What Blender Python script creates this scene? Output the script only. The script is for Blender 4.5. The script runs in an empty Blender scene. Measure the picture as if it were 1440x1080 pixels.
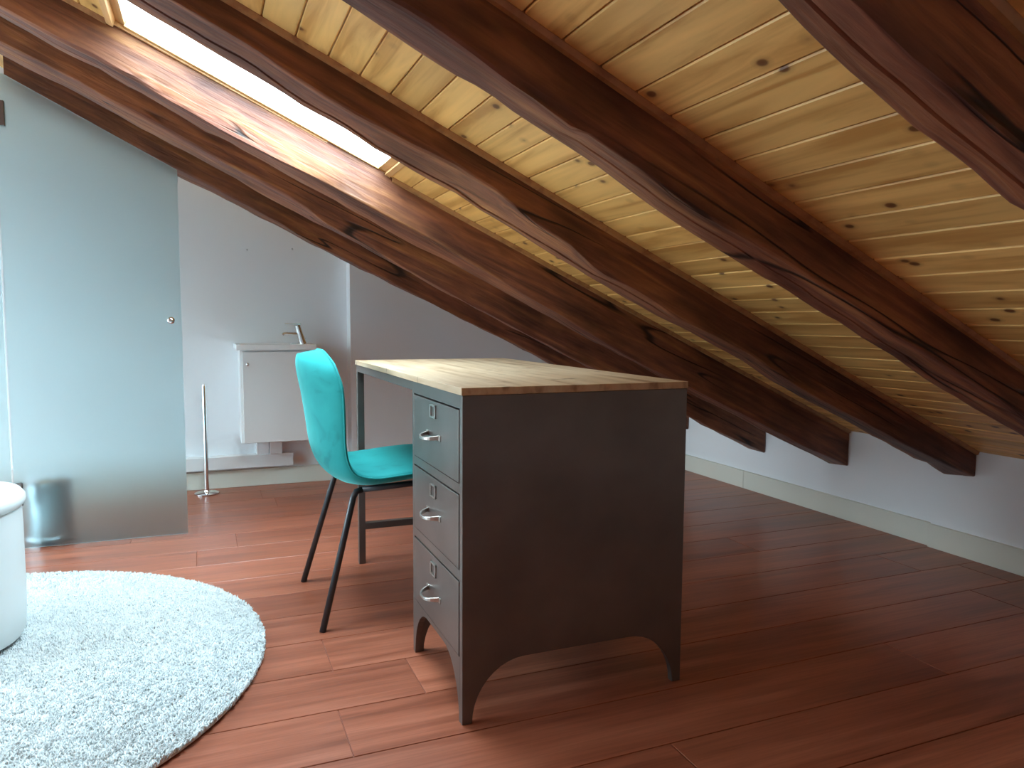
import bpy, bmesh, math, random
import numpy as np
from mathutils import Vector, Matrix

sc = bpy.context.scene
COL = sc.collection
rnd = random.Random(7)
PI = math.pi

# ------------------------------------------------------------------ camera
FPX, YAW, PITCH, ROLL, CAMH = 1046.82, math.radians(22.393), math.radians(4.751), math.radians(0.344), 0.8904
fw = Vector((math.sin(YAW)*math.cos(PITCH), math.cos(YAW)*math.cos(PITCH), -math.sin(PITCH)))
rt = Vector((math.cos(YAW), -math.sin(YAW), 0)); up = rt.cross(fw)
r2 = rt*math.cos(ROLL) + up*math.sin(ROLL); u2 = -rt*math.sin(ROLL) + up*math.cos(ROLL)
cam_d = bpy.data.cameras.new('camera'); cam = bpy.data.objects.new('camera', cam_d); COL.objects.link(cam)
M = Matrix((r2, u2, -fw)).transposed().to_4x4(); M.translation = (0, 0, CAMH)
cam.matrix_world = M
cam_d.sensor_fit = 'HORIZONTAL'; cam_d.sensor_width = 36; cam_d.lens = FPX*36/1440; cam_d.clip_start = 0.02
sc.camera = cam

# ------------------------------------------------------------------ sky and exposure
sc.view_settings.view_transform = 'Standard'; sc.view_settings.look = 'None'
sc.view_settings.gamma = 1; sc.view_settings.use_curve_mapping = False
sc.view_settings.exposure = 4.05
w = bpy.data.worlds.new('sky'); sc.world = w; w.use_nodes = True
nt = w.node_tree; nt.nodes.clear()
out = nt.nodes.new('ShaderNodeOutputWorld'); bg = nt.nodes.new('ShaderNodeBackground')
tc = nt.nodes.new('ShaderNodeTexCoord'); nz = nt.nodes.new('ShaderNodeTexNoise'); nz.inputs['Scale'].default_value = 2.2
nz.inputs['Detail'].default_value = 4
cr = nt.nodes.new('ShaderNodeValToRGB')
cr.color_ramp.elements[0].position = .38; cr.color_ramp.elements[0].color = (.62, .85, 1.0, 1)
cr.color_ramp.elements[1].position = .62; cr.color_ramp.elements[1].color = (.84, .955, 1.0, 1)
nt.links.new(tc.outputs['Generated'], nz.inputs['Vector']); nt.links.new(nz.outputs['Fac'], cr.inputs['Fac'])
nt.links.new(cr.outputs['Color'], bg.inputs['Color'])
# overcast sky: three times brighter overhead than at the horizon, duller ground below it
sx = nt.nodes.new('ShaderNodeSeparateXYZ'); mr = nt.nodes.new('ShaderNodeMapRange'); gr = nt.nodes.new('ShaderNodeMapRange'); ml = nt.nodes.new('ShaderNodeMath')
nt.links.new(tc.outputs['Generated'], sx.inputs[0]); nt.links.new(sx.outputs['Z'], mr.inputs['Value']); nt.links.new(sx.outputs['Z'], gr.inputs['Value'])
mr.inputs['To Min'].default_value = .9; mr.inputs['To Max'].default_value = 2.7
gr.inputs['From Min'].default_value = -.04; gr.inputs['From Max'].default_value = .02; gr.inputs['To Min'].default_value = .5; gr.inputs['To Max'].default_value = 1
ml.operation = 'MULTIPLY'; nt.links.new(mr.outputs[0], ml.inputs[0]); nt.links.new(gr.outputs[0], ml.inputs[1]); nt.links.new(ml.outputs[0], bg.inputs['Strength'])
nt.links.new(bg.outputs[0], out.inputs['Surface'])

def portal(name, loc, rot, sx, sy):
    d = bpy.data.lights.new(name, 'AREA'); d.shape = 'RECTANGLE'; d.size = sx; d.size_y = sy
    d.cycles.is_portal = True
    o = bpy.data.objects.new(name, d); COL.objects.link(o); o.location = loc; o.rotation_euler = rot
    return o

sc.cycles.max_bounces = 10; sc.cycles.diffuse_bounces = 6; sc.cycles.transmission_bounces = 8
sc.cycles.use_denoising = True
sc.cycles.caustics_reflective = False
sc.cycles.sample_clamp_indirect = 4.0

# ------------------------------------------------------------------ room numbers
XK = 2.687                  # knee wall
YB = 4.21                   # back wall
YF = -1.3                   # wall behind the photographer
XL = -2.5                   # wall on the window side
XR = -1.42                  # ridge
SL = 0.466                  # roof slope
TH = math.atan(SL)
ZK = 0.412                  # ceiling boards at the knee wall
def zc(x): return ZK + SL*(XK - x) if x >= XR else ZK + SL*(XK - XR) - SL*(XR - x)
def ztrim(x): return 0.395 + SL*(XK - x)

# ------------------------------------------------------------------ materials
def mat(name, color=(.8,.8,.8), rough=.5, metal=0.0, spec=.5, **kw):
    m = bpy.data.materials.new(name); m.use_nodes = True
    b = m.node_tree.nodes['Principled BSDF']
    b.inputs['Base Color'].default_value = (*color, 1); b.inputs['Roughness'].default_value = rough
    b.inputs['Metallic'].default_value = metal; b.inputs['Specular IOR Level'].default_value = spec
    for k, v in kw.items(): b.inputs[k.replace('_', ' ')].default_value = v
    return m, m.node_tree, b
def N(t, kind, **kw):
    n = t.nodes.new('ShaderNode' + kind)
    for k, v in kw.items():
        if k in n.inputs: n.inputs[k].default_value = v
        else: setattr(n, k, v)
    return n
def ramp(t, stops):
    n = t.nodes.new('ShaderNodeValToRGB'); e = n.color_ramp.elements
    while len(e) < len(stops): e.new(.5)
    for el, (p, c) in zip(e, stops): el.position = p; el.color = (*c, 1)
    return n
def mix(t, mode, fac, a, b):
    n = t.nodes.new('ShaderNodeMix'); n.data_type = 'RGBA'; n.blend_type = mode
    for sock, v in ((n.inputs[0], fac), (n.inputs[6], a), (n.inputs[7], b)):
        if hasattr(v, 'is_linked'): t.links.new(v, sock)
        elif isinstance(v, tuple): sock.default_value = (*v, 1)
        else: sock.default_value = v
    return n.outputs[2]
def wcoord(t, rot=(0,0,0), scale=(1,1,1), rand=True, amount=13.0):
    g = N(t, 'NewGeometry'); v = g.outputs['Position']
    m1 = N(t, 'Mapping'); m1.inputs['Rotation'].default_value = rot; t.links.new(v, m1.inputs['Vector']); v = m1.outputs[0]
    if rand:
        oi = N(t, 'ObjectInfo'); mu = N(t, 'VectorMath', operation='SCALE'); mu.inputs[0].default_value = (1.3, 7.7, 3.1)
        ml = N(t, 'Math', operation='MULTIPLY'); ml.inputs[1].default_value = amount
        t.links.new(oi.outputs['Random'], ml.inputs[0]); t.links.new(ml.outputs[0], mu.inputs['Scale'])
        ad = N(t, 'VectorMath', operation='ADD'); t.links.new(v, ad.inputs[0]); t.links.new(mu.outputs[0], ad.inputs[1]); v = ad.outputs[0]
    m2 = N(t, 'Mapping'); m2.inputs['Scale'].default_value = scale; t.links.new(v, m2.inputs['Vector'])
    return m2.outputs[0], v
def bump(t, b, h, strength=.2, dist=.002):
    n = N(t, 'Bump'); n.inputs['Strength'].default_value = strength; n.inputs['Distance'].default_value = dist
    t.links.new(h, n.inputs['Height']); t.links.new(n.outputs[0], b.inputs['Normal'])

def m_pine(name, base=(.82,.50,.165), dark=(.60,.31,.085), knots=True, rot=(0,0,0)):
    m, t, b = mat(name, base, .42)
    v, raw = wcoord(t, rot, (26, 2.2, 26))
    n1 = N(t, 'TexNoise', Scale=1.0, Detail=5.0, Distortion=.6); t.links.new(v, n1.inputs['Vector'])
    r1 = ramp(t, [(.35, dark), (.52, base), (.75, tuple(min(1, c*1.18) for c in base))]); t.links.new(n1.outputs['Fac'], r1.inputs['Fac'])
    oi = N(t, 'ObjectInfo'); mr = N(t, 'MapRange'); mr.inputs['To Min'].default_value = .86; mr.inputs['To Max'].default_value = 1.1
    t.links.new(oi.outputs['Random'], mr.inputs['Value'])
    col = mix(t, 'MULTIPLY', 1.0, r1.outputs['Color'], (1,1,1)); mn = col.node
    cx = N(t, 'CombineColor')
    for k in range(3): t.links.new(mr.outputs[0], cx.inputs[k])
    t.links.new(cx.outputs[0], mn.inputs[7])
    if knots:
        vo = N(t, 'TexVoronoi', Scale=15.0); sx = N(t, 'Mapping'); sx.inputs['Scale'].default_value = (1, .72, 1)
        t.links.new(raw, sx.inputs['Vector']); t.links.new(sx.outputs[0], vo.inputs['Vector'])
        rk = ramp(t, [(.0, (1,1,1)), (.10, (.9,.9,.9)), (.15, (.25,.25,.25)), (.26, (0,0,0))]); t.links.new(vo.outputs['Distance'], rk.inputs['Fac'])
        col = mix(t, 'MIX', rk.outputs['Color'], col, (.13,.045,.015))
    t.links.new(col, b.inputs['Base Color'])
    bump(t, b, n1.outputs['Fac'], .12)
    return m
PINE = m_pine('pine_board')
PINE_TRIM = m_pine('pine_trim', (.42,.21,.08), (.30,.13,.05), False, (0, -TH, 0))
PINE_FRAME = m_pine('pine_window_frame', (.62,.38,.17), (.52,.29,.11), False)
PINE_PALE, _, _ = mat('pine_tongue', (.74,.52,.27), .5)

def m_beam():
    m, t, b = mat('old_beam_wood', (.15,.06,.035), .52, spec=.35)
    v, raw = wcoord(t, (0, -TH, 0), (1.6, 24, 24), amount=5)
    n1 = N(t, 'TexNoise', Scale=1.0, Detail=7.0, Distortion=1.1); t.links.new(v, n1.inputs['Vector'])
    r1 = ramp(t, [(.22, (.085,.033,.026)), (.42, (.19,.070,.043)), (.60, (.29,.115,.055)), (.8, (.44,.20,.072))]); t.links.new(n1.outputs['Fac'], r1.inputs['Fac'])
    v2 = N(t, 'Mapping'); v2.inputs['Scale'].default_value = (1.0, 2.4, 2.4); t.links.new(raw, v2.inputs['Vector'])
    n2 = N(t, 'TexNoise', Scale=3.2, Detail=4.0); t.links.new(v2.outputs[0], n2.inputs['Vector'])
    r2_ = ramp(t, [(.36, (.42,.41,.46)), (.56, (1,1,1))]); t.links.new(n2.outputs['Fac'], r2_.inputs['Fac'])
    col = mix(t, 'MULTIPLY', .85, r1.outputs['Color'], r2_.outputs['Color'])
    v3 = N(t, 'Mapping'); v3.inputs['Scale'].default_value = (.55, 9, 9); t.links.new(raw, v3.inputs['Vector'])
    n3 = N(t, 'TexNoise', Scale=1.0, Detail=2.0, Distortion=.4); t.links.new(v3.outputs[0], n3.inputs['Vector'])
    r3 = ramp(t, [(.487, (0,0,0)), (.497, (1,1,1)), (.503, (1,1,1)), (.511, (0,0,0))]); t.links.new(n3.outputs['Fac'], r3.inputs['Fac'])
    n4 = N(t, 'TexNoise', Scale=1.7, Detail=1.0); t.links.new(raw, n4.inputs['Vector'])
    r4 = ramp(t, [(.5, (0,0,0)), (.56, (1,1,1))]); t.links.new(n4.outputs['Fac'], r4.inputs['Fac'])
    ck = mix(t, 'MULTIPLY', 1.0, r3.outputs['Color'], r4.outputs['Color'])
    col = mix(t, 'MIX', ck, col, (.02,.010,.008))
    t.links.new(col, b.inputs['Base Color'])
    v5 = N(t, 'Mapping'); v5.inputs['Scale'].default_value = (7, 55, 55); t.links.new(raw, v5.inputs['Vector'])
    n5 = N(t, 'TexNoise', Scale=1.0, Detail=5.0, Distortion=.5); t.links.new(v5.outputs[0], n5.inputs['Vector'])
    r5 = ramp(t, [(.35, (.72,.70,.72)), (.6, (1.08,1.08,1.05))]); t.links.new(n5.outputs['Fac'], r5.inputs['Fac'])
    col = mix(t, 'MULTIPLY', .8, col, r5.outputs['Color']); t.links.new(col, b.inputs['Base Color'])
    sm = N(t, 'Math', operation='ADD'); t.links.new(n1.outputs['Fac'], sm.inputs[0]); t.links.new(n5.outputs['Fac'], sm.inputs[1])
    sb = N(t, 'Math', operation='SUBTRACT'); t.links.new(sm.outputs[0], sb.inputs[0]); t.links.new(ck, sb.inputs[1])
    bump(t, b, sb.outputs[0], .7, .005)
    return m
BEAM = m_beam()

def m_floor():
    m, t, b = mat('red_brown_floorboard', (.27,.085,.05), .3)
    v, raw = wcoord(t, (0,0,0), (1.5, 22, 5))
    n1 = N(t, 'TexNoise', Scale=1.0, Detail=6.0, Distortion=.5); t.links.new(v, n1.inputs['Vector'])
    r1 = ramp(t, [(.3, (.27,.078,.042)), (.5, (.385,.118,.064)), (.72, (.48,.162,.092))]); t.links.new(n1.outputs['Fac'], r1.inputs['Fac'])
    v2 = N(t, 'Mapping'); v2.inputs['Scale'].default_value = (6, 190, 5); t.links.new(raw, v2.inputs['Vector'])
    n2 = N(t, 'TexNoise', Scale=1.0, Detail=2.0); t.links.new(v2.outputs[0], n2.inputs['Vector'])
    r2_ = ramp(t, [(.35, (.78,.76,.74)), (.6, (1,1,1))]); t.links.new(n2.outputs['Fac'], r2_.inputs['Fac'])
    col = mix(t, 'MULTIPLY', .8, r1.outputs['Color'], r2_.outputs['Color'])
    oi = N(t, 'ObjectInfo'); r3 = ramp(t, [(0, (.84,.80,.78)), (1, (1.12,1.12,1.1))]); t.links.new(oi.outputs['Random'], r3.inputs['Fac'])
    col = mix(t, 'MULTIPLY', 1.0, col, r3.outputs['Color'])
    t.links.new(col, b.inputs['Base Color'])
    rr = N(t, 'MapRange'); rr.inputs['To Min'].default_value = .26; rr.inputs['To Max'].default_value = .42
    t.links.new(n1.outputs['Fac'], rr.inputs['Value']); t.links.new(rr.outputs[0], b.inputs['Roughness'])
    bump(t, b, n2.outputs['Fac'], .06, .001)
    return m
FLOOR = m_floor()
GAP, _, _ = mat('floor_joint', (.36,.115,.065), .6)

def m_wall(name, c, rough=.75):
    m, t, b = mat(name, c, rough, spec=.25)
    g = N(t, 'NewGeometry'); n1 = N(t, 'TexNoise', Scale=90.0, Detail=2.0); t.links.new(g.outputs['Position'], n1.inputs['Vector'])
    bump(t, b, n1.outputs['Fac'], .05, .001)
    return m
WALL = m_wall('white_wall_paint', (.83,.845,.87))
SKIRT = m_wall('cream_skirting', (.72,.71,.63), .5)
WHITE, _, _ = mat('white_lacquer', (.80,.80,.80), .3)
CERAMIC, _, _ = mat('white_ceramic', (.86,.86,.86), .12)
PLASTIC, _, _ = mat('black_plastic', (.03,.03,.035), .6)
CHROME, _, _ = mat('chrome', (.80,.81,.83), .12, 1.0)
STEEL, _, _ = mat('brushed_steel', (.62,.63,.65), .3, 1.0)
NICKEL, _, _ = mat('nickel_handle', (.52,.49,.46), .3, 1.0)
BLACKM, _, _ = mat('black_leg_metal', (.022,.026,.032), .35)
HINGE, _, _ = mat('hinge_metal', (.22,.18,.17), .4, .8)
WFRAME, _, _ = mat('white_window_frame', (.8,.8,.8), .4)
POUF, _, _ = mat('white_pouf_shell', (.80,.83,.83), .45)

def m_gun():
    m, t, b = mat('gunmetal_sheet', (.10,.088,.082), .36, .75)
    g = N(t, 'NewGeometry'); n1 = N(t, 'TexNoise', Scale=6.0, Detail=5.0); t.links.new(g.outputs['Position'], n1.inputs['Vector'])
    r1 = ramp(t, [(.3, (.15,.13,.12)), (.7, (.20,.174,.162))]); t.links.new(n1.outputs['Fac'], r1.inputs['Fac']); t.links.new(r1.outputs['Color'], b.inputs['Base Color'])
    n2 = N(t, 'TexNoise', Scale=260.0, Detail=1.0); t.links.new(g.outputs['Position'], n2.inputs['Vector']); bump(t, b, n2.outputs['Fac'], .05, .0005)
    return m
GUN = m_gun()

def m_desk():
    m, t, b = mat('rough_sawn_desktop', (.55,.42,.28), .5)
    v, raw = wcoord(t, (0,0,0), (34, 2.4, 20), False)
    n1 = N(t, 'TexNoise', Scale=1.0, Detail=6.0, Distortion=.4); t.links.new(v, n1.inputs['Vector'])
    r1 = ramp(t, [(.28, (.30,.19,.11)), (.45, (.50,.36,.23)), (.7, (.62,.48,.33))]); t.links.new(n1.outputs['Fac'], r1.inputs['Fac'])
    mp = N(t, 'Mapping'); mp.inputs['Scale'].default_value = (16, 42, 10); t.links.new(raw, mp.inputs['Vector'])
    n2 = N(t, 'TexNoise', Scale=1.0, Detail=2.0); t.links.new(mp.outputs[0], n2.inputs['Vector'])
    r2_ = ramp(t, [(.27, (.16,.09,.05)), (.33, (1,1,1))]); t.links.new(n2.outputs['Fac'], r2_.inputs['Fac'])
    col = mix(t, 'MULTIPLY', .75, r1.outputs['Color'], r2_.outputs['Color'])
    t.links.new(col, b.inputs['Base Color']); bump(t, b, n1.outputs['Fac'], .15, .001)
    return m
DESKTOP = m_desk()

def m_velvet():
    m, t, b = mat('turquoise_velvet', (.0,.36,.36), .75, spec=.2)
    g = N(t, 'NewGeometry'); n1 = N(t, 'TexNoise', Scale=9.0, Detail=5.0, Distortion=1.2); t.links.new(g.outputs['Position'], n1.inputs['Vector'])
    r1 = ramp(t, [(.32, (.008,.19,.195)), (.42, (.012,.25,.252)), (.7, (.016,.285,.285))]); t.links.new(n1.outputs['Fac'], r1.inputs['Fac'])
    t.links.new(r1.outputs['Color'], b.inputs['Base Color'])
    b.inputs['Sheen Weight'].default_value = .6; b.inputs['Sheen Roughness'].default_value = .35; b.inputs['Sheen Tint'].default_value = (.3, .95, .95, 1)
    n2 = N(t, 'TexNoise', Scale=28.0, Detail=3.0); t.links.new(g.outputs['Position'], n2.inputs['Vector']); bump(t, b, n2.outputs['Fac'], .15, .002)
    return m
VELVET = m_velvet()

def m_rug():
    m, t, b = mat('white_shag_yarn', (.78,.82,.82), .9, spec=.1)
    g = N(t, 'NewGeometry'); n1 = N(t, 'TexNoise', Scale=70.0, Detail=2.0); t.links.new(g.outputs['Position'], n1.inputs['Vector'])
    r1 = ramp(t, [(.3, (.60,.64,.65)), (.65, (.72,.75,.755))]); t.links.new(n1.outputs['Fac'], r1.inputs['Fac']); t.links.new(r1.outputs['Color'], b.inputs['Base Color'])
    return m
RUG = m_rug()

def m_frost():
    m, t, b = mat('frosted_glass', (.68,.82,.84), .46)
    b.inputs['Transmission Weight'].default_value = 1.0; b.inputs['IOR'].default_value = 1.3
    return m
FROST = m_frost()
def m_pane(name, tint=(1,1,1)):
    m = bpy.data.materials.new(name); m.use_nodes = True; t = m.node_tree; t.nodes.clear()
    o = N(t, 'OutputMaterial'); tr = N(t, 'BsdfTransparent'); tr.inputs['Color'].default_value = (*tint, 1)
    gl = N(t, 'BsdfGlossy'); gl.inputs['Roughness'].default_value = .02
    mx = N(t, 'MixShader'); mx.inputs[0].default_value = .05; t.links.new(tr.outputs[0], mx.inputs[1]); t.links.new(gl.outputs[0], mx.inputs[2])
    t.links.new(mx.outputs[0], o.inputs['Surface'])
    return m
PANE = m_pane('clear_window_glass', (.92,.96,.97))

# ------------------------------------------------------------------ mesh helpers
def mesh_obj(name, verts, faces, m, parent=None, smooth=False):
    me = bpy.data.meshes.new(name); me.from_pydata([tuple(v) for v in verts], [], faces); me.update()
    me.materials.append(m)
    if smooth: me.polygons.foreach_set('use_smooth', [True]*len(me.polygons))
    o = bpy.data.objects.new(name, me); COL.objects.link(o)
    if parent: o.parent = parent
    return o
def fixn(o):
    bm = bmesh.new(); bm.from_mesh(o.data); bmesh.ops.recalc_face_normals(bm, faces=bm.faces); bm.to_mesh(o.data); bm.free(); return o
def bev(o, wd=.002, seg=2):
    md = o.modifiers.new('bevel', 'BEVEL'); md.width = wd; md.segments = seg; md.limit_method = 'ANGLE'; md.angle_limit = .6
    return o
class MB:
    def __init__(s): s.v = []; s.f = []
    def add(s, v, f):
        n = len(s.v); s.v += [tuple(a) for a in v]; s.f += [tuple(i+n for i in q) for q in f]; return s
    def box(s, x0, x1, y0, y1, z0, z1):
        v = [(x,y,z) for z in (z0,z1) for y in (y0,y1) for x in (x0,x1)]
        return s.add(v, [(0,2,3,1),(4,5,7,6),(0,1,5,4),(2,6,7,3),(0,4,6,2),(1,3,7,5)])
    def prism(s, poly, axis, a, b):
        """poly of 2-D points extruded along axis ('x','y','z') from a to b"""
        def P(p, t): return {'x': (t, p[0], p[1]), 'y': (p[0], t, p[1]), 'z': (p[0], p[1], t)}[axis]
        n = len(poly); v = [P(p, a) for p in poly] + [P(p, b) for p in poly]
        return s.add(v, [tuple(range(n-1, -1, -1)), tuple(range(n, 2*n))] + [(i, (i+1) % n, n+(i+1) % n, n+i) for i in range(n)])
    def tube(s, path, r, n=10, closed=False):
        P = [Vector(p) for p in path]; k = len(P); rings = []
        prev = None
        for i in range(k):
            a = P[i-1] if (i > 0 or closed) else P[i]; b = P[(i+1) % k] if (i < k-1 or closed) else P[i]
            d = (b-a).normalized()
            if prev is None:
                u = d.orthogonal().normalized()
            else:
                u = (prev - d*prev.dot(d)).normalized()
            prev = u; w_ = d.cross(u)
            rr = r[i] if hasattr(r, '__len__') else r
            rings.append([P[i] + (u*math.cos(2*PI*j/n) + w_*math.sin(2*PI*j/n))*rr for j in range(n)])
        v = [q for R in rings for q in R]; f = []
        for i in range(k if closed else k-1):
            for j in range(n):
                a = i*n+j; b = i*n+(j+1) % n; c = ((i+1) % k)*n+(j+1) % n; d = ((i+1) % k)*n+j; f.append((a, b, c, d))
        if not closed: f += [tuple(range(n-1, -1, -1)), tuple((k-1)*n+j for j in range(n))]
        return s.add(v, f)
    def lathe(s, prof, c, n=40):
        v = []; f = []; k = len(prof)
        for (r, z) in prof:
            for j in range(n): v.append((c[0]+r*math.cos(2*PI*j/n), c[1]+r*math.sin(2*PI*j/n), c[2]+z))
        for i in range(k-1):
            for j in range(n): f.append((i*n+j, i*n+(j+1) % n, (i+1)*n+(j+1) % n, (i+1)*n+j))
        f += [tuple(range(n-1, -1, -1)), tuple((k-1)*n+j for j in range(n))]
        return s.add(v, f)
    def build(s, name, m, parent=None, smooth=False):
        return fixn(mesh_obj(name, s.v, s.f, m, parent, smooth))
def smooth_angle(o, deg=40):
    me = o.data; me.polygons.foreach_set('use_smooth', [True]*len(me.polygons))
    bm = bmesh.new(); bm.from_mesh(me)
    for e in bm.edges: e.smooth = len(e.link_faces) == 2 and e.calc_face_angle(0) < math.radians(deg)
    bm.to_mesh(me); bm.free(); return o
def empty(name, loc=(0,0,0)):
    o = bpy.data.objects.new(name, None); COL.objects.link(o); o.location = loc; o.empty_display_size = .05; return o
def tag(o, label, cat, group=None):
    o['label'] = label; o['category'] = cat
    if group: o['group'] = group
    return o
def struct(o, label=None):
    o['kind'] = 'structure'
    if label: o['label'] = label
    return o
def under(root, o):            # keep world-space vertices although the root Empty sits at the thing's base
    o.parent = root; o.matrix_parent_inverse = Matrix.Translation(-Vector(root.location)); return o
def catmull(pts, n):
    P = np.array(pts, float); P = np.vstack([2*P[0]-P[1], P, 2*P[-1]-P[-2]])
    seg = len(pts)-1; o = []
    for t in np.linspace(0, seg, n):
        i = min(int(t), seg-1); u = t-i; a, b, c, d = P[i:i+4]
        o.append(.5*((2*b)+(-a+c)*u+(2*a-5*b+4*c-d)*u*u+(-a+3*b-3*c+d)*u**3))
    return np.array(o)

# ================================================================== SETTING
# ---- floor: slab plus single boards
fl = struct(MB().box(XL-.1, XK+.1, YF-.1, YB+.1, -.10, -.0035).build('floor', GAP), 'red-brown wooden floor of wide boards')
pl_len, pl_w = 2.10, 0.20
def board_mesh(nm, L, W, T, ch, m):
    x, y = L/2, W/2
    top = [(-x+ch,-y+ch,0),(x-ch,-y+ch,0),(x-ch,y-ch,0),(-x+ch,y-ch,0)]
    mid = [(-x,-y,-ch),(x,-y,-ch),(x,y,-ch),(-x,y,-ch)]
    bot = [(a,b,-T) for a,b,_ in mid]
    v = top+mid+bot
    f = [(0,1,2,3)] + [(4+i, 4+(i+1)%4, (i+1)%4, i) for i in range(4)] + [(8+i, 8+(i+1)%4, 4+(i+1)%4, 4+i) for i in range(4)] + [(11,10,9,8)]
    me = bpy.data.meshes.new(nm); me.from_pydata(v, [], f); me.update(); me.materials.append(m); return me
fm = {}
row = 0; y0 = 1.47 - 14*pl_w
while y0 < YB - .01:
    ya, yb = max(y0, YF), min(y0+pl_w, YB)
    off = {2: .28}.get(round((y0-1.47)/pl_w), None)
    if off is None: off = rnd.uniform(0, pl_len)
    xs = [XL]; x = off - 3*pl_len
    while x < XK:
        if x > XL + .08 and x < XK - .08: xs.append(x)
        x += pl_len
    xs.append(XK)
    for xa, xb in zip(xs, xs[1:]):
        if yb-ya < .02: continue
        key = (round(xb-xa, 3), round(yb-ya, 3))
        if key not in fm: fm[key] = board_mesh('floorboard', xb-xa-.0024, yb-ya-.0024, .0035, .0008, FLOOR)
        o = bpy.data.objects.new('floorboard', fm[key]); COL.objects.link(o); o.parent = fl; o.location = ((xa+xb)/2, (ya+yb)/2, 0)
    y0 += pl_w

# ---- ceiling slope: roof slab with the skylight hole, single pine boards below it
nrm = Vector((math.sin(TH), 0, math.cos(TH)))
HX0, HX1, HY0, HY1 = .673-12*.076, .673-.076, 2.035, 2.578
YC1 = YB + .02
def slabquad(mb, xa, xb, ya, yb, t0=.0115, t1=.026):
    # prism under the roof slope between xa and xb, from t0 to t1 above the board face
    P = [Vector((xa,0,zc(xa)))+nrm*t0, Vector((xb,0,zc(xb)))+nrm*t0, Vector((xb,0,zc(xb)))+nrm*t1, Vector((xa,0,zc(xa)))+nrm*t1]
    mb.prism([(p.x, p.z) for p in P], 'y', ya, yb)
cb = MB()
slabquad(cb, HX1, XK+.12, YF-.1, YB+.1); slabquad(cb, XR, HX0, YF-.1, YB+.1)
slabquad(cb, HX0, HX1, YF-.1, HY0); slabquad(cb, HX0, HX1, HY1, YB+.1)
ceil = struct(cb.build('ceiling', PINE_PALE), 'sloping knotty pine board ceiling')
cw = .076/math.cos(TH)
cmesh = None
def cplank_mesh(L):
    W, T, g = cw-.0026, .0125, .0028
    x, y = W/2, L/2
    sec = [(-x, T), (-x, g), (-x+g*.9, 0), (x-g*.9, 0), (x, g), (x, T)]
    n = len(sec); v = [(a, -y, b) for a, b in sec]+[(a, y, b) for a, b in sec]
    f = [tuple(range(n)), tuple(range(2*n-1, n-1, -1))]+[((i+1) % n, i, n+i, n+(i+1) % n) for i in range(n)]
    me = bpy.data.meshes.new('ceiling_board'); me.from_pydata(v, [], f); me.update(); me.materials.append(PINE); return me
cms = {}
k = -27
while True:
    xa = .673 + .076*k; xb = xa+.076; k += 1
    if xa > XK - .01: break
    if xb < XR: continue
    xm = (xa+xb)/2
    spans = [(YF, YB)]
    if xm > HX0 and xm < HX1: spans = [(YF, HY0+.004), (HY1-.004, YB)]
    for ya, yb in spans:
        L = round(yb-ya, 3)
        if L not in cms: cms[L] = cplank_mesh(L)
        o = bpy.data.objects.new('ceiling_board', cms[L]); COL.objects.link(o); o.parent = ceil
        o.location = (xm, (ya+yb)/2, zc(xm)); o.rotation_euler = (0, TH, 0)

# opposite roof slope
n2 = Vector((-math.sin(TH), 0, math.cos(TH)))
ob = MB()
P = [Vector((XL-.1,0,zc(XL-.1))), Vector((XR+.03,0,zc(XR))), Vector((XR+.03,0,zc(XR)))+n2*.15, Vector((XL-.1,0,zc(XL-.1)))+n2*.15]
ob.prism([(p.x, p.z) for p in P], 'y', YF-.1, YB+.1)
struct(ob.build('ceiling_left', WALL))

# ---- walls
def gable(name, ya, yb, x0=XL-.1, x1=XK+.1, top=.02):
    poly = [(x0, -.1), (x1, -.1), (x1, zc(x1)+top)]
    if x0 < XR: poly += [(XR, zc(XR)+top)]
    poly += [(x0, zc(x0)+top)]
    return struct(MB().prism(poly, 'y', ya, yb).build(name, WALL))
wb = gable('wall_back', YB, YB+.12)
XP = .735
wr = gable('wall_back_right', YB-.105, YB+.001, XP, XK+.05)
gable('wall_front', YF-.12, YF)
kw = MB(); kw.box(XK+.008, XK+.12, 2.075, YB+.1, -.1, ZK+.03); kw.box(XK-.006, XK+.12, YF-.1, 2.075, -.1, ZK+.03)
struct(kw.build('wall_right', WALL), 'low white knee wall below the rafters')
# window wall
WY0, WY1, WZ0, WZ1 = 1.5, 3.15, .06, 1.72
BY0, BY1, BZ0, BZ1 = 3.45, 4.05, .55, 1.65
lw = MB(); zt = zc(XL)+.05
lw.box(XL-.12, XL, YF-.1, WY0, -.1, zt); lw.box(XL-.12, XL, WY0, WY1, -.1, WZ0); lw.box(XL-.12, XL, WY0, WY1, WZ1, zt)
lw.box(XL-.12, XL, WY1, BY0, -.1, zt); lw.box(XL-.12, XL, BY0, BY1, -.1, BZ0); lw.box(XL-.12, XL, BY0, BY1, BZ1, zt); lw.box(XL-.12, XL, BY1, YB+.1, -.1, zt)
struct(lw.build('wall_left', WALL))
def window(name, y0, y1, z0, z1, nm):
    r = struct(empty(name, (XL-.06, (y0+y1)/2, z0)), 'white framed window in the left wall')
    f = MB(); t = .05
    f.box(XL-.09, XL-.03, y0, y1, z0, z0+t); f.box(XL-.09, XL-.03, y0, y1, z1-t, z1)
    f.box(XL-.09, XL-.03, y0, y0+t, z0+t, z1-t); f.box(XL-.09, XL-.03, y1-t, y1, z0+t, z1-t)
    for i in range(1, nm): yy = y0+(y1-y0)*i/nm; f.box(XL-.085, XL-.035, yy-.03, yy+.03, z0+t, z1-t)
    under(r, f.build('window_frame', WFRAME))
    for i in range(nm):
        a = y0+(y1-y0)*i/nm; b = y0+(y1-y0)*(i+1)/nm
        under(r, MB().box(XL-.064, XL-.058, a+.03, b-.03, z0+t-.005, z1-t+.005).build('window_pane', PANE))
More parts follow.
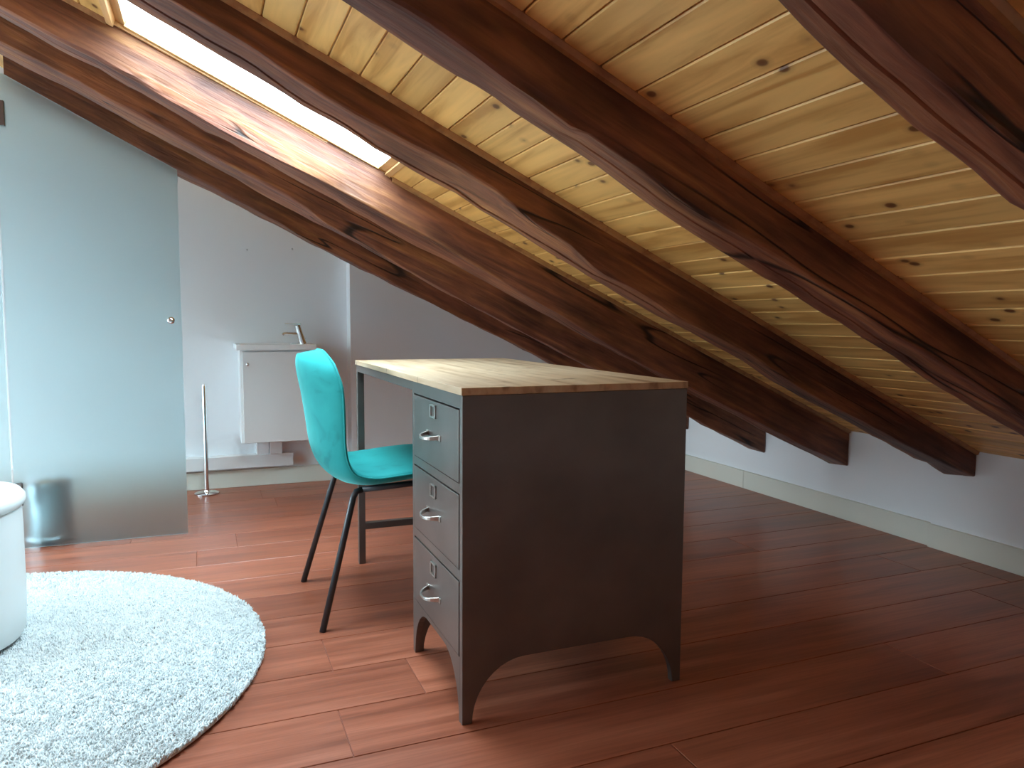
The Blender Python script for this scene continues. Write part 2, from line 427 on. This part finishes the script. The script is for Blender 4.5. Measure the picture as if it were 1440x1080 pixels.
window('window_2', WY0, WY1, WZ0, WZ1, 2); window('window_3', BY0, BY1, BZ0, BZ1, 1)
portal('window_left_offscreen', (XL-.13, (WY0+WY1)/2, (WZ0+WZ1)/2), (0, -PI/2, 0), WZ1-WZ0, WY1-WY0)
portal('window_bathroom_offscreen', (XL-.13, (BY0+BY1)/2, (BZ0+BZ1)/2), (0, -PI/2, 0), BZ1-BZ0, BY1-BY0)

# ---- baseboards
bb = struct(empty('baseboard_right', (XK, 2.5, 0)), 'cream skirting boards along the low wall')
for ya, yb, px_ in ((3.204, YB-.105, 0.0), (2.075, 3.202, 0.0), (YF, 2.075, .013)):
    under(bb, bev(MB().box(XK-.008-px_, XK+.01, ya, yb, 0, .094).build('skirting_board', SKIRT), .002))
bk = struct(empty('baseboard_back', (.3, YB, 0)), 'cream skirting board under the small sink')
under(bk, bev(MB().box(XL, XP, YB-.014, YB+.01, 0, .092).build('skirting_board', SKIRT), .002))
under(bk, bev(MB().box(XP-.014, XK-.01, YB-.119, YB-.1, 0, .092).build('skirting_board', SKIRT), .002))
for x, z in ((.216, 1.262), (.446, 1.275)):
    o = MB().lathe([(.004,0),(.006,.002),(.006,.004),(.003,.006)], (0,0,0), 10).build('wall_screw', STEEL); o.rotation_euler = (PI/2,0,0); o.location = (x, YB+.001, z); o.parent = wb

# ---- skylight
def slope_box(mb, xa, xb, ya, yb, ta, tb):
    P = []
    for t in (ta, tb):
        for y in (ya, yb):
            for x in (xa, xb):
                p = Vector((x, 0, zc(x))) + nrm*t; P.append((p.x, y, p.z))
    mb.add(P, [(0,2,3,1),(4,5,7,6),(0,1,5,4),(2,6,7,3),(0,4,6,2),(1,3,7,5)])
def skylight(name, label, x0, x1, y0, y1):
    sk = struct(empty(name, ((x0+x1)/2, (y0+y1)/2, zc((x0+x1)/2))), label)
    def part(nm, m, b):
        mb = MB(); slope_box(mb, *b); under(sk, bev(mb.build(nm, m), .0015))
    for b in ((x0-.004, x0+.014, y0, y1, -.012, .03), (x1-.014, x1+.004, y0, y1, -.004, .03),
              (x0, x1, y0-.004, y0+.012, -.002, .03), (x0, x1, y1-.008, y1+.004, -.004, .022)):
        part('skylight_lining', PINE_FRAME, b)
    a, b_, c, d = x0+.014, x1-.014, y0+.012, y1-.008
    for b in ((a, a+.024, c, d, .008, .024), (b_-.024, b_, c, d, .008, .024), (a+.024, b_-.024, c, c+.02, .006, .024), (a+.024, b_-.024, d-.014, d, .002, .022)):
        part('skylight_sash', PINE_FRAME, b)
    part('skylight_pane', PANE, (a+.02, b_-.02, c+.016, d-.012, .015, .019))
    portal('skylight_portal', Vector(((x0+x1)/2, (y0+y1)/2, zc((x0+x1)/2))) + nrm*.035, (0, TH, 0), (x1-x0)/math.cos(TH), y1-y0)
skylight('window_1', 'long roof window set between two rafters', HX0, HX1, HY0, HY1)

# ================================================================== RAFTERS
BD = {
'C':(1.902,.13,[(-.05,.06),(.11,.064),(.27,.078),(.38,.075),(.5,.07),(.62,.06),(.74,.067),(.84,.089),(.95,.09),(1.06,.123),(1.2,.115),(1.35,.123),(1.45,.117),(1.61,.107),(1.78,.122),(1.96,.121),(2.14,.11),(2.31,.109),(2.54,.096),(2.68,.079)],
  [(-.16,.082),(.08,.084),(.35,.088),(.51,.095),(.59,.096),(.66,.095),(.73,.096),(.86,.103),(.99,.108),(1.12,.112),(1.25,.114),(1.39,.11),(1.55,.103),(1.69,.103),(1.83,.112),(1.97,.115),(2.13,.103),(2.3,.107),(2.44,.103),(2.6,.095),(2.71,.091)]),
'D':(1.235,.10,[(.29,.106),(.37,.099),(.43,.104),(.51,.11),(.62,.115),(.66,.105),(.75,.11),(.84,.114),(.91,.12),(1.0,.109),(1.12,.099),(1.28,.101),(1.44,.104),(1.91,.09)],
  [(.23,.105),(.43,.108),(.62,.106),(.74,.111),(.87,.117),(1.05,.122),(1.19,.118),(1.46,.113),(1.8,.11),(2.07,.099)]),
'E':(.62,.09,[(.5,.112),(.64,.118),(.77,.118),(.93,.112),(1.2,.104)],[(.61,.1),(.82,.11),(.95,.108),(1.07,.103)]),
'B':(2.51,.12,[(-.51,.113),(-.27,.115),(-.16,.117),(.07,.131),(.31,.121),(.43,.123),(.65,.121),(.83,.125),(1.28,.151),(1.54,.172),(1.73,.171),(1.82,.165),(2.08,.162),(2.45,.161),(2.67,.147)],
  [(-.54,.11),(-.3,.116),(-.06,.127),(.24,.133),(.45,.141),(.68,.147),(1.02,.145),(1.47,.157),(1.76,.159),(2.18,.16),(2.55,.157),(2.66,.154)]),
'A':(3.054,.14,[(-.63,.092),(-.48,.087),(-.34,.095),(-.13,.101),(.09,.112),(.33,.113),(.40,.123),(.46,.146),(.66,.150),(.78,.167),(1.01,.177),(1.44,.183),(1.67,.188),(2.21,.185),(2.36,.188),(2.69,.178)],
  [(-.65,.108),(-.41,.103),(-.2,.116),(.06,.124),(.23,.134),(.43,.139),(.66,.143),(1.05,.158),(1.74,.172),(2.33,.163),(2.5,.174),(2.68,.17)]),
'Z':(3.727,.13,[(-.07,.127),(.34,.136),(.49,.155),(1.21,.157),(1.76,.153),(2.69,.146)],[(-.09,.135),(.33,.133),(.51,.143),(1.25,.14),(1.82,.14)]),
}
CRACK = [(-.11,.6),(-.07,.67),(-.01,.62),(.03,.66),(.11,.57),(.2,.73),(.27,.72),(.34,.7),(.42,.8),(.5,.8),(.61,.77),(.72,.86),(.82,.77),(.94,.69),(1.02,.65),(1.12,.45),(1.24,.35)]
LAB = {'Z': 'dark brown rafter running along the white wall above the sink and glass door',
       'A': 'dark brown rafter between the wall-side rafter and the one lit golden by the skylight',
       'B': 'brown rafter lit golden by the skylight along its side',
       'C': 'rafter with a long dark crack along its underside beside the skylight',
       'D': 'thick dark rafter with grey underside, next after the cracked rafter, across bare boards',
       'E': 'darkest rafter, second after the cracked one away from the skylight'}
XS0 = {'Z': -.74}; SKEW = {'A': .03, 'B': .026}
for kk in 'ZABCDE':
    Yn, W, dn, df = BD[kk]; g = np.random.default_rng(ord(kk))
    X = np.linspace(XS0.get(kk, XR+.01), XK+.004, 110)
    Dn = np.interp(X, [a for a, _ in dn], [b for _, b in dn]); Df = np.interp(X, [a for a, _ in df], [b for _, b in df])
    def wob(a, n=14): return np.interp(X, np.linspace(X[0], X[-1], n), g.normal(0, a, n))
    yn, yf, fine = wob(.003, 20), wob(.004, 20), wob(.002, 60)
    Dn = Dn + wob(.0018, 70); Df = Df + wob(.0028, 70)
    ct = np.interp(X, [a for a, _ in CRACK], [b for _, b in CRACK]) if kk == 'C' else .5 + np.cumsum(g.normal(0, .012, len(X)))
    ct = np.clip(ct, .2, .86)
    cd = .030*np.clip((1.35-X)/.2, 0, 1)*(.7+.5*g.random(len(X))) if kk == 'C' else .004*np.clip(np.sin(X*2.3+ord(kk)), 0, 1)
    V = []; n = 0
    Y0 = Yn; kz = SKEW.get(kk, 0)
    for i, x in enumerate(X):
        Yn = Y0 + kz*(XK-x)
        zt_ = ztrim(x); e = .007+.003*math.sin(7*x+ord(kk)); dm = lambda t: Dn[i]*(1-t)+Df[i]*t
        cwid = .003 + .16*cd[i]
        sec = [(Yn+yn[i]*.3, -.02), (Yn+yn[i]*.6+fine[i]*.5, Dn[i]*.45), (Yn+yn[i]*.4, Dn[i]-e), (Yn+.3*e, Dn[i]-.3*e), (Yn+e, dm(e/W)),
               (Yn+ct[i]*W-cwid, dm(ct[i])), (Yn+ct[i]*W, dm(ct[i])-cd[i]), (Yn+ct[i]*W+cwid, dm(ct[i])),
               (Yn+W-e, dm(1-e/W)), (Yn+W+yf[i]*.3-.3*e, Df[i]-.3*e), (Yn+W+yf[i], Df[i]-e*1.3), (Yn+W+yf[i], -.02)]
        n = len(sec)
        V += [(x, y, zt_-d) for y, d in sec]
    Fc = [tuple(range(n)), tuple((len(X)-1)*n+j for j in range(n-1, -1, -1))]
    for i in range(len(X)-1):
        for j in range(n):
            a = i*n+j; b = i*n+(j+1) % n; Fc.append((a, a+n, b+n, b))
    o = smooth_angle(fixn(mesh_obj('roof_beam', V, Fc, BEAM)), 21)
    tag(o, LAB[kk], 'beam', 'old dark rafters under the pine ceiling')
    # pine cover strips where the rafter meets the boards
    for side in (-1, 1):
        mb = MB(); s = .016;         xa, xb = X[0], XK
        segs = [(xa, xb)] 
        if (kk == 'B' and side < 0) or (kk == 'C' and side > 0): segs = [(xa, HX0-.01), (HX1+.01, xb)]
        for a, b in segs:
            v = []
            for x in (a, b):
                zb = zc(x); yb_ = Y0 + kz*(XK-x) + (W if side > 0 else 0)
                for dy, dz in ((0, .004), (0, -s), (side*s*.7, -s*.75), (side*s, -s*.1), (side*s, .004)):
                    v.append((x, yb_+dy-side*.003, zb+dz))
            mb.add(v, [(0,1,2,3,4), (9,8,7,6,5)]+[(i, 5+i, 5+(i+1) % 5, (i+1) % 5) for i in range(5)])
        mb.build('cover_strip', PINE_TRIM, o)

# ================================================================== FURNITURE
# ---- desk
DX0, DX1, DY0, DY1, DH = .503, 1.077, 1.499, 2.710, .75
CY1 = 1.914                                   # far side of the drawer pedestal
desk = tag(empty('desk', ((DX0+DX1)/2, (DY0+DY1)/2, 0)), 'dark metal desk with pale rough wood top and a three-drawer pedestal', 'desk')
under(desk, bev(MB().box(DX0-.002, DX1+.002, DY0-.001, DY1, DH-.0165, DH).build('desktop', DESKTOP), .0015))
ZT = DH-.0165
def arch(a0, a1, z1, leg, rise, n=10, r=.09, z0=.0):
    """panel outline in (a, z) with an arched cut-out between two feet"""
    p = [(a0, z0), (a0, z1), (a1, z1), (a1, z0), (a1-leg, z0)]
    for i in range(n+1):
        t = i/n*PI/2; p.append((a1-leg-r*(1-math.cos(t)), z0+rise*math.sin(t)))
    for i in range(n, -1, -1):
        t = i/n*PI/2; p.append((a0+leg+r*(1-math.cos(t)), z0+rise*math.sin(t)))
    p.append((a0+leg, z0))
    q = []
    for a in p:
        if not q or (abs(a[0]-q[-1][0])+abs(a[1]-q[-1][1])) > 1e-5: q.append(a)
    return q
tk = .018
side = arch(DX0, DX1, ZT, .024, .135, r=.125)
under(desk, bev(MB().prism(side, 'y', DY0, DY0+tk).build('side_panel', GUN), .0015))
under(desk, bev(MB().prism(side, 'y', CY1-tk, CY1).build('side_panel', GUN), .0015))
# front face frame of the pedestal, cut from rails so the drawers sit in real openings
DZ = [(.539, .704), (.347, .517), (.150, .3235)]
ya, yb = DY0+tk, CY1-tk
plinth = arch(DY0+tk-.0005, CY1-tk+.0005, .150, .003, .137, r=.115)
under(desk, MB().prism(plinth, 'x', DX0, DX0+.015).build('plinth', GUN))
plinth2 = arch(DY0+tk-.0005, CY1-tk+.0005, .150, .003, .137, r=.115)
under(desk, MB().prism(plinth2, 'x', DX1-.015, DX1).build('plinth', GUN))
for za, zb in ((.704, ZT), (.517, .539), (.3235, .347)):
    under(desk, MB().box(DX0, DX0+.02, ya-.001, yb+.001, za, zb).build('front_rail', GUN))
under(desk, MB().box(DX1-.012, DX1, ya-.001, yb+.001, .15, ZT).build('back_panel', GUN))
under(desk, MB().box(DX0+.02, DX1-.012, ya-.001, yb+.001, .150, .156).build('bottom_panel', GUN))
hy = 1.712
for (za, zb), hz, lz in zip(DZ, (.618, .426, .228), (.676, .482, .288)):
    g1 = .0025
    d = under(desk, bev(MB().box(DX0-.001, DX0+.017, ya+.004, yb-.004, za+g1*.6, zb-g1*1.6).build('drawer', GUN), .0012))
    # bow handle
    pth = []
    for i in range(17):
        t = -1+2*i/16; pr = .029*(1-abs(t)**3.2)+.002
        pth.append((DX0-pr, hy+t*.046, hz - .004*(1-t*t)))
    hm = MB()
    hw = .0056
    v = []; f = []
    for i, p in enumerate(pth):
        t = -1+2*i/16
        a = Vector(pth[max(i-1, 0)]); b = Vector(pth[min(i+1, 16)]); dd = (b-a).normalized(); nn = Vector((dd.y, -dd.x, 0))*.0022
        P = Vector(p); Z = Vector((0, 0, hw*(1.0-.45*(1-t*t))))
        v += [P-nn-Z, P+nn-Z, P+nn+Z, P-nn+Z]
    for i in range(16):
        for j in range(4): f.append((i*4+j, i*4+(j+1) % 4, i*4+4+(j+1) % 4, i*4+4+j))
    f += [(3,2,1,0), (64,65,66,67)]
    hm.add(v, f)
    for s_ in (-1, 1): hm.box(DX0-.0035, DX0+.002, hy+s_*.051-.008, hy+s_*.051+.008, hz-.007, hz+.007)
    ho = bev(hm.build('handle', NICKEL), .001); ho.parent = d; ho['label'] = 'nickel bow handle'
    lm = MB(); a, b, c_, e_ = hy-.022, hy+.022, lz-.016, lz+.016
    for bx in ((a, b, c_, c_+.004), (a, b, e_-.0045, e_), (a, a+.006, c_, e_), (b-.006, b, c_, e_)):
        lm.box(DX0-.005, DX0+.001, *bx)
    lo = bev(lm.build('label_holder', NICKEL), .0008); lo.parent = d
# open frame at the other end
lt = .024
for xx in (DX0, DX1-lt): under(desk, bev(MB().box(xx, xx+lt, DY1-lt-.004, DY1-.004, 0, ZT-lt+.001).build('leg', GUN), .0015))
for xx in (DX0, DX1-lt): under(desk, bev(MB().box(xx, xx+lt, CY1-.001, DY1-.004, ZT-lt, ZT).build('top_rail', GUN), .0015))
under(desk, bev(MB().box(DX0+lt-.001, DX1-lt+.001, DY1-lt-.004, DY1-.004, ZT-lt, ZT).build('top_rail', GUN), .0015))
under(desk, bev(MB().box(DX0+lt-.001, DX1-lt+.001, DY1-lt-.004, DY1-.004, .128, .152).build('stretcher', GUN), .0015))

# ---- chair (faces the desk, +X)
CYc = 2.345
chair = tag(empty('chair', (.53, CYc, 0)), 'turquoise velvet shell chair with thin black metal legs', 'chair')
prof = catmull([(.800,.405),(.775,.428),(.70,.437),(.60,.430),(.50,.418),(.43,.412),(.375,.424),(.333,.462),(.311,.52),(.299,.60),(.285,.68),(.269,.745),(.260,.792)], 90)
seg = np.r_[0, np.cumsum(np.hypot(*np.diff(prof, axis=0).T))]; seg /= seg[-1]
nv, nu = 64, 28
sv = np.sin(np.linspace(-PI/2, PI/2, nv)); s01 = (sv+1)/2
px_, pz_ = np.interp(s01, seg, prof[:, 0]), np.interp(s01, seg, prof[:, 1])
tx, tz = np.gradient(px_), np.gradient(pz_); ln = np.hypot(tx, tz); tx /= ln; tz /= ln
nx, nz_ = tz, -tx                        # towards the sitter
hwid = np.interp(s01, [0, .2, .42, .52, .65, .85, 1], [.205, .228, .226, .220, .222, .218, .200])*np.clip(1-np.abs(sv)**8, 0, 1)**(1/2.4)
kap = np.interp(s01, [0, .25, .42, .52, .6, .66, .74, .87, .95, 1], [.006, .014, .020, .030, .045, .052, .060, .076, .076, .066])
thick = np.interp(s01, [0, .3, .5, .7, 1], [.040, .046, .044, .040, .036])
uu = np.sin(np.linspace(-PI/2, PI/2, nu))
V = []; rim = []
for layer in (0, 1):
    for i in range(nv):
        for j in range(nu):
            u = uu[j]; ed = max(0, 1-abs(u)**5)**.5*max(0, 1-abs(sv[i])**9)**.5
            off = kap[i]*u*u*(1-.0*abs(u)) + (1 if layer else -1)*thick[i]/2*ed
            if layer: off += .006*math.cos(u*PI/2)*ed
            V.append((px_[i]+nx[i]*off, CYc+u*hwid[i], pz_[i]+nz_[i]*off))
Fc = []
for layer in (0, 1):
    for i in range(nv-1):
        for j in range(nu-1):
            a = layer*nv*nu+i*nu+j; q_ = (a, a+1, a+nu+1, a+nu); Fc.append(q_ if layer else q_[::-1])
shell = fixn(mesh_obj('shell', V, Fc, VELVET, None, True))
bm = bmesh.new(); bm.from_mesh(shell.data); bmesh.ops.remove_doubles(bm, verts=bm.verts, dist=.0006); bmesh.ops.recalc_face_normals(bm, faces=bm.faces)
bm.to_mesh(shell.data); bm.free(); shell.data.polygons.foreach_set('use_smooth', [True]*len(shell.data.polygons))
under(chair, shell); shell['label'] = 'turquoise velvet seat and backrest shell'
def rimp(i, s_): 
    return (px_[i]+nx[i]*kap[i], CYc+s_*hwid[i], pz_[i]+nz_[i]*kap[i])
path = [rimp(i, -1) for i in range(2, nv-2)]+[rimp(i, 1) for i in range(nv-3, 1, -1)]
under(chair, MB().tube(path, .0038, 6, True).build('piping', VELVET, None, True))
def leg_path(s_):
    yf_ = CYc+s_*.224; yt = CYc+s_*.165
    raw_ = [(.290, yf_, .0), (.392, yt+s_*.004, .372), (.402, yt, .388), (.420, yt, .393), (.69, yt, .405), (.708, yt, .400), (.718, yt+s_*.004, .384), (.815, yf_, 0)]
    return raw_
for s_ in (-1, 1):
    P = leg_path(s_)
    under(chair, MB().tube(P[:3]+[P[3]], .0095, 12).build('leg', BLACKM, None, True))
    under(chair, MB().tube([P[4]]+P[5:], .0095, 12).build('leg', BLACKM, None, True))
    under(chair, MB().tube(P[3:5], .0093, 12).build('seat_rail', BLACKM, None, True))
for xx in (.47, .64):
    under(chair, MB().tube([(xx, CYc-.165, .396), (xx, CYc+.165, .396)], .008, 10).build('cross_bar', BLACKM, None, True))

# ---- round rug
RC, RR = (-.672, 2.143), .805
rug = tag(empty('rug', (RC[0], RC[1], 0)), 'round white shaggy rug on the wooden floor', 'rug')
under(rug, MB().lathe([(RR-.012, .001), (RR-.004, .004), (RR-.004, .010), (RR-.02, .013)], (RC[0], RC[1], 0), 96).build('rug_backing', RUG))
g = np.random.default_rng(3); nT = 130000
rr_ = RR*np.sqrt(g.random(nT)); th = g.random(nT)*2*PI
bx, by = RC[0]+rr_*np.cos(th), RC[1]+rr_*np.sin(th)
hgt = g.uniform(.009, .014, nT); lean = g.uniform(.001, .007, nT)
cl = np.sin(bx*61+3*np.sin(by*37))*2+np.cos(by*53+2*np.sin(bx*29))*2 + g.normal(0, .9, nT)      # neighbouring tufts lean alike
dx, dy = np.cos(cl)*lean, np.sin(cl)*lean
rad = g.uniform(.0020, .0034, nT); a0 = g.random(nT)*2*PI
Vt = np.zeros((nT, 7, 3))
for q_ in range(3):
    c0, s0 = np.cos(a0+q_*2*PI/3), np.sin(a0+q_*2*PI/3)
    Vt[:, q_] = np.stack([bx+c0*rad, by+s0*rad, np.full(nT, .009)], 1)
    Vt[:, 3+q_] = np.stack([bx+dx*.4+c0*rad*.95, by+dy*.4+s0*rad*.95, .009+hgt*.65], 1)
Vt[:, 6] = np.stack([bx+dx, by+dy, .009+hgt], 1)
ft = np.array([(0,1,4),(0,4,3),(1,2,5),(1,5,4),(2,0,3),(2,3,5),(3,4,6),(4,5,6),(5,3,6)])
F_ = (ft[None]+7*np.arange(nT)[:, None, None]).reshape(-1, 3)
me = bpy.data.meshes.new('rug_pile'); me.vertices.add(nT*7); me.vertices.foreach_set('co', Vt.ravel())
me.loops.add(F_.size); me.loops.foreach_set('vertex_index', F_.ravel().astype(np.int32))
me.polygons.add(len(F_)); me.polygons.foreach_set('loop_start', np.arange(0, F_.size, 3, dtype=np.int32)); me.polygons.foreach_set('loop_total', np.full(len(F_), 3, dtype=np.int32))
me.polygons.foreach_set('use_smooth', np.ones(len(F_), dtype=bool)); me.update(calc_edges=True); me.materials.append(RUG)
po = bpy.data.objects.new('rug_pile', me); COL.objects.link(po); under(rug, po); po['kind'] = 'stuff'

# ---- pouf standing on the rug
PC = (-.700, 2.34, .0275)
pouf = tag(empty('storage_pouf', PC), 'white round storage pouf with a padded lid standing on the rug', 'pouf')
under(pouf, smooth_angle(MB().lathe([(.200,0),(.214,.004),(.222,.02),(.226,.10),(.226,.30),(.225,.352),(.221,.358),(.19,.358)], PC, 72).build('pouf_body', POUF), 30))
under(pouf, smooth_angle(MB().lathe([(.19,.350),(.224,.357),(.231,.363),(.235,.372),(.234,.385),(.224,.398),(.20,.405),(.12,.410),(.0005,.411)], PC, 72).build('pouf_lid', POUF), 50))

# ---- frosted glass door, hinged to a fixed pane
GY = 3.315
gd = tag(empty('glass_door', (-.39, GY, 0)), 'frosted glass door with sloping top and small round knob', 'door')
gx0, gx1 = -.690, -.086
def gtop(x): return 1.488 + (gx1-x)*.52
under(gd, MB().prism([(gx0, .008), (gx1, .008), (gx1, gtop(gx1)), (gx0, gtop(gx0))], 'y', GY, GY+.008).build('glass_panel', FROST))
kp = MB(); 
ko = MB().lathe([(.006,0),(.006,.012),(.012,.016),(.015,.024),(.014,.030),(.008,.034),(.0005,.035)], (0,0,0), 24).build('knob', CHROME, None, True)
ko.data.transform(Matrix.Rotation(PI/2, 4, 'X')); ko.data.transform(Matrix.Translation((-.125, GY+.001, .889))); under(gd, ko)
for zz in (1.645, .22):
    under(gd, bev(MB().box(gx0-.04, gx0+.028, GY-.010, GY+.018, zz-.045, zz+.045).build('hinge', HINGE), .002))
fx0 = -1.62
fg = tag(MB().prism([(fx0, .0), (gx0-.008, .0), (gx0-.008, gtop(gx0)), (fx0, 2.1)], 'y', GY, GY+.008).build('glass_partition', FROST), 'fixed frosted glass pane beyond the hinges of the glass door', 'partition')

# ---- pedal bin behind the glass
BC = (-.600, 3.455, 0)
bn = tag(empty('pedal_bin', BC), 'brushed steel pedal bin blurred behind the frosted glass door', 'bin')
under(bn, smooth_angle(MB().lathe([(.084,0),(.088,.004),(.088,.018),(.085,.022),(.085,.225),(.083,.230)], BC, 40).build('bin_body', STEEL), 30))
under(bn, smooth_angle(MB().lathe([(.086,.230),(.089,.234),(.088,.246),(.075,.257),(.04,.264),(.0005,.266)], BC, 40).build('bin_lid', CHROME), 30))
under(bn, bev(MB().box(BC[0]-.02, BC[0]+.02, BC[1]-.112, BC[1]-.08, .006, .014).build('pedal', PLASTIC), .002))

# ---- chrome floor stand beside the sink
SC_ = (-.012, 4.085, 0)
st = tag(empty('paper_stand', SC_), 'slim chrome pole stand on a round base between glass door and sink', 'stand')
under(st, smooth_angle(MB().lathe([(.056,0),(.060,.002),(.060,.006),(.050,.010),(.016,.013),(.0125,.02)], SC_, 40).build('base', CHROME), 30))
under(st, smooth_angle(MB().lathe([(.0115,.012),(.0115,.560),(.009,.566),(.0005,.567)], SC_, 24).build('pole', CHROME), 30))

# ---- wall-hung cabinet, basin and tap
cx0, cx1, cy0 = .158, .517, 3.955
cab = tag(empty('sink_cabinet', ((cx0+cx1)/2, YB, .268)), 'small white wall-hung cabinet below the hand basin', 'cabinet')
under(cab, bev(MB().box(cx0, cx1, cy0+.018, YB+.001, .268, .736).build('cabinet_body', WHITE), .001))
dr = under(cab, bev(MB().box(cx0+.012, cx1-.002, cy0, cy0+.0175, .272, .733).build('cabinet_door', WHITE), .0015))
kb = MB().lathe([(.004,0),(.004,.010),(.008,.014),(.009,.020),(.006,.024),(.0005,.025)], (0,0,0), 20).build('knob', CHROME, None, True)
kb.data.transform(Matrix.Rotation(PI/2, 4, 'X')); kb.data.transform(Matrix.Translation((.192, cy0+.0005, .672))); kb.parent = dr; 
kb.matrix_parent_inverse = Matrix.Identity(4); kb['label'] = 'small chrome knob'
# basin: slab with a sunken rectangular bowl
bx0, bx1, by0, by1, bz0, bz1 = .140, .532, 3.945, YB+.001, .742, .770
ix0, ix1, iy0, iy1 = bx0+.025, bx1-.10, by0+.025, by1-.03
bmv = [(x,y,z) for z in (bz0,bz1) for x,y in ((bx0,by0),(bx1,by0),(bx1,by1),(bx0,by1))]
bmv += [(x,y,bz1) for x,y in ((ix0,iy0),(ix1,iy0),(ix1,iy1),(ix0,iy1))]
bmv += [(x,y,bz1-.022) for x,y in ((ix0+.02,iy0+.02),(ix1-.02,iy0+.02),(ix1-.02,iy1-.02),(ix0+.02,iy1-.02))]
bf = [(3,2,1,0)]+[(i,(i+1)%4,4+(i+1)%4,4+i) for i in range(4)]+[(4+i,4+(i+1)%4,8+(i+1)%4,8+i) for i in range(4)]+[(8+i,8+(i+1)%4,12+(i+1)%4,12+i) for i in range(4)]+[(12,13,14,15)]
bas = tag(empty('hand_basin', ((bx0+bx1)/2, (by0+by1)/2, bz0)), 'narrow white hand basin on top of the wall cabinet', 'sink')
under(bas, bev(fixn(mesh_obj('basin', bmv, bf, CERAMIC)), .003))
under(bas, MB().box(bx0+.022, bx1-.004, by0+.022, by1-.01, .7355, .7425).build('basin_support', WHITE))
under(bas, smooth_angle(MB().lathe([(.018,0),(.019,.002),(.015,.003),(.0005,.003)], ((ix0+ix1)/2, (iy0+iy1)/2, bz1-.0222), 24).build('drain', CHROME), 30))
fx, fy, fz = .480, 4.06, bz1-.001
fa = tag(empty('faucet', (fx, fy, fz)), 'chrome single-lever tap leaning over the hand basin', 'faucet')
top = Vector((fx-.030, fy, fz+.098))
under(fa, smooth_angle(MB().tube([(fx, fy, fz), (fx-.004, fy, fz+.012), (fx-.021, fy, fz+.068), tuple(top)], [.020, .0185, .0165, .0165], 20).build('tap_body', CHROME), 40))
under(fa, smooth_angle(MB().tube([(fx-.014, fy, fz+.052), (fx-.085, fy, fz+.054), (fx-.098, fy, fz+.052), (fx-.103, fy, fz+.046)], [.0105, .0095, .0105, .0105], 16).build('spout', CHROME), 40))
under(fa, bev(MB().add([(fx-.095, fy-.006, fz+.105), (fx-.012, fy-.014, fz+.098), (fx-.012, fy+.014, fz+.098), (fx-.095, fy+.006, fz+.105),
                        (fx-.095, fy-.006, fz+.109), (fx-.014, fy-.014, fz+.110), (fx-.014, fy+.014, fz+.110), (fx-.095, fy+.006, fz+.109)],
        [(3,2,1,0),(4,5,6,7),(0,1,5,4),(1,2,6,5),(2,3,7,6),(3,0,4,7)]).build('lever', CHROME), .002))
under(fa, MB().tube([(fx+.012, fy+.02, fz+.0), (fx+.012, fy+.02, fz+.03), (fx+.008, fy+.012, fz+.036)], .002, 8).build('waste_rod', CHROME))

# ---- boxed-in pipes under the cabinet
pc = tag(empty('pipe_casing', (.2, YB, .1)), 'white boxed pipe casing above the skirting below the sink cabinet', 'pipe casing')
under(pc, bev(MB().box(-1.2, .428, YB-.055, YB+.001, .106, .176).build('casing', WHITE), .003))
under(pc, bev(MB().box(.240, .302, YB-.048, YB+.001, .1755, .2685).build('casing', WHITE), .002))
under(pc, bev(MB().box(.306, .370, YB-.060, YB+.001, .1755, .2685).build('casing', WHITE), .002))
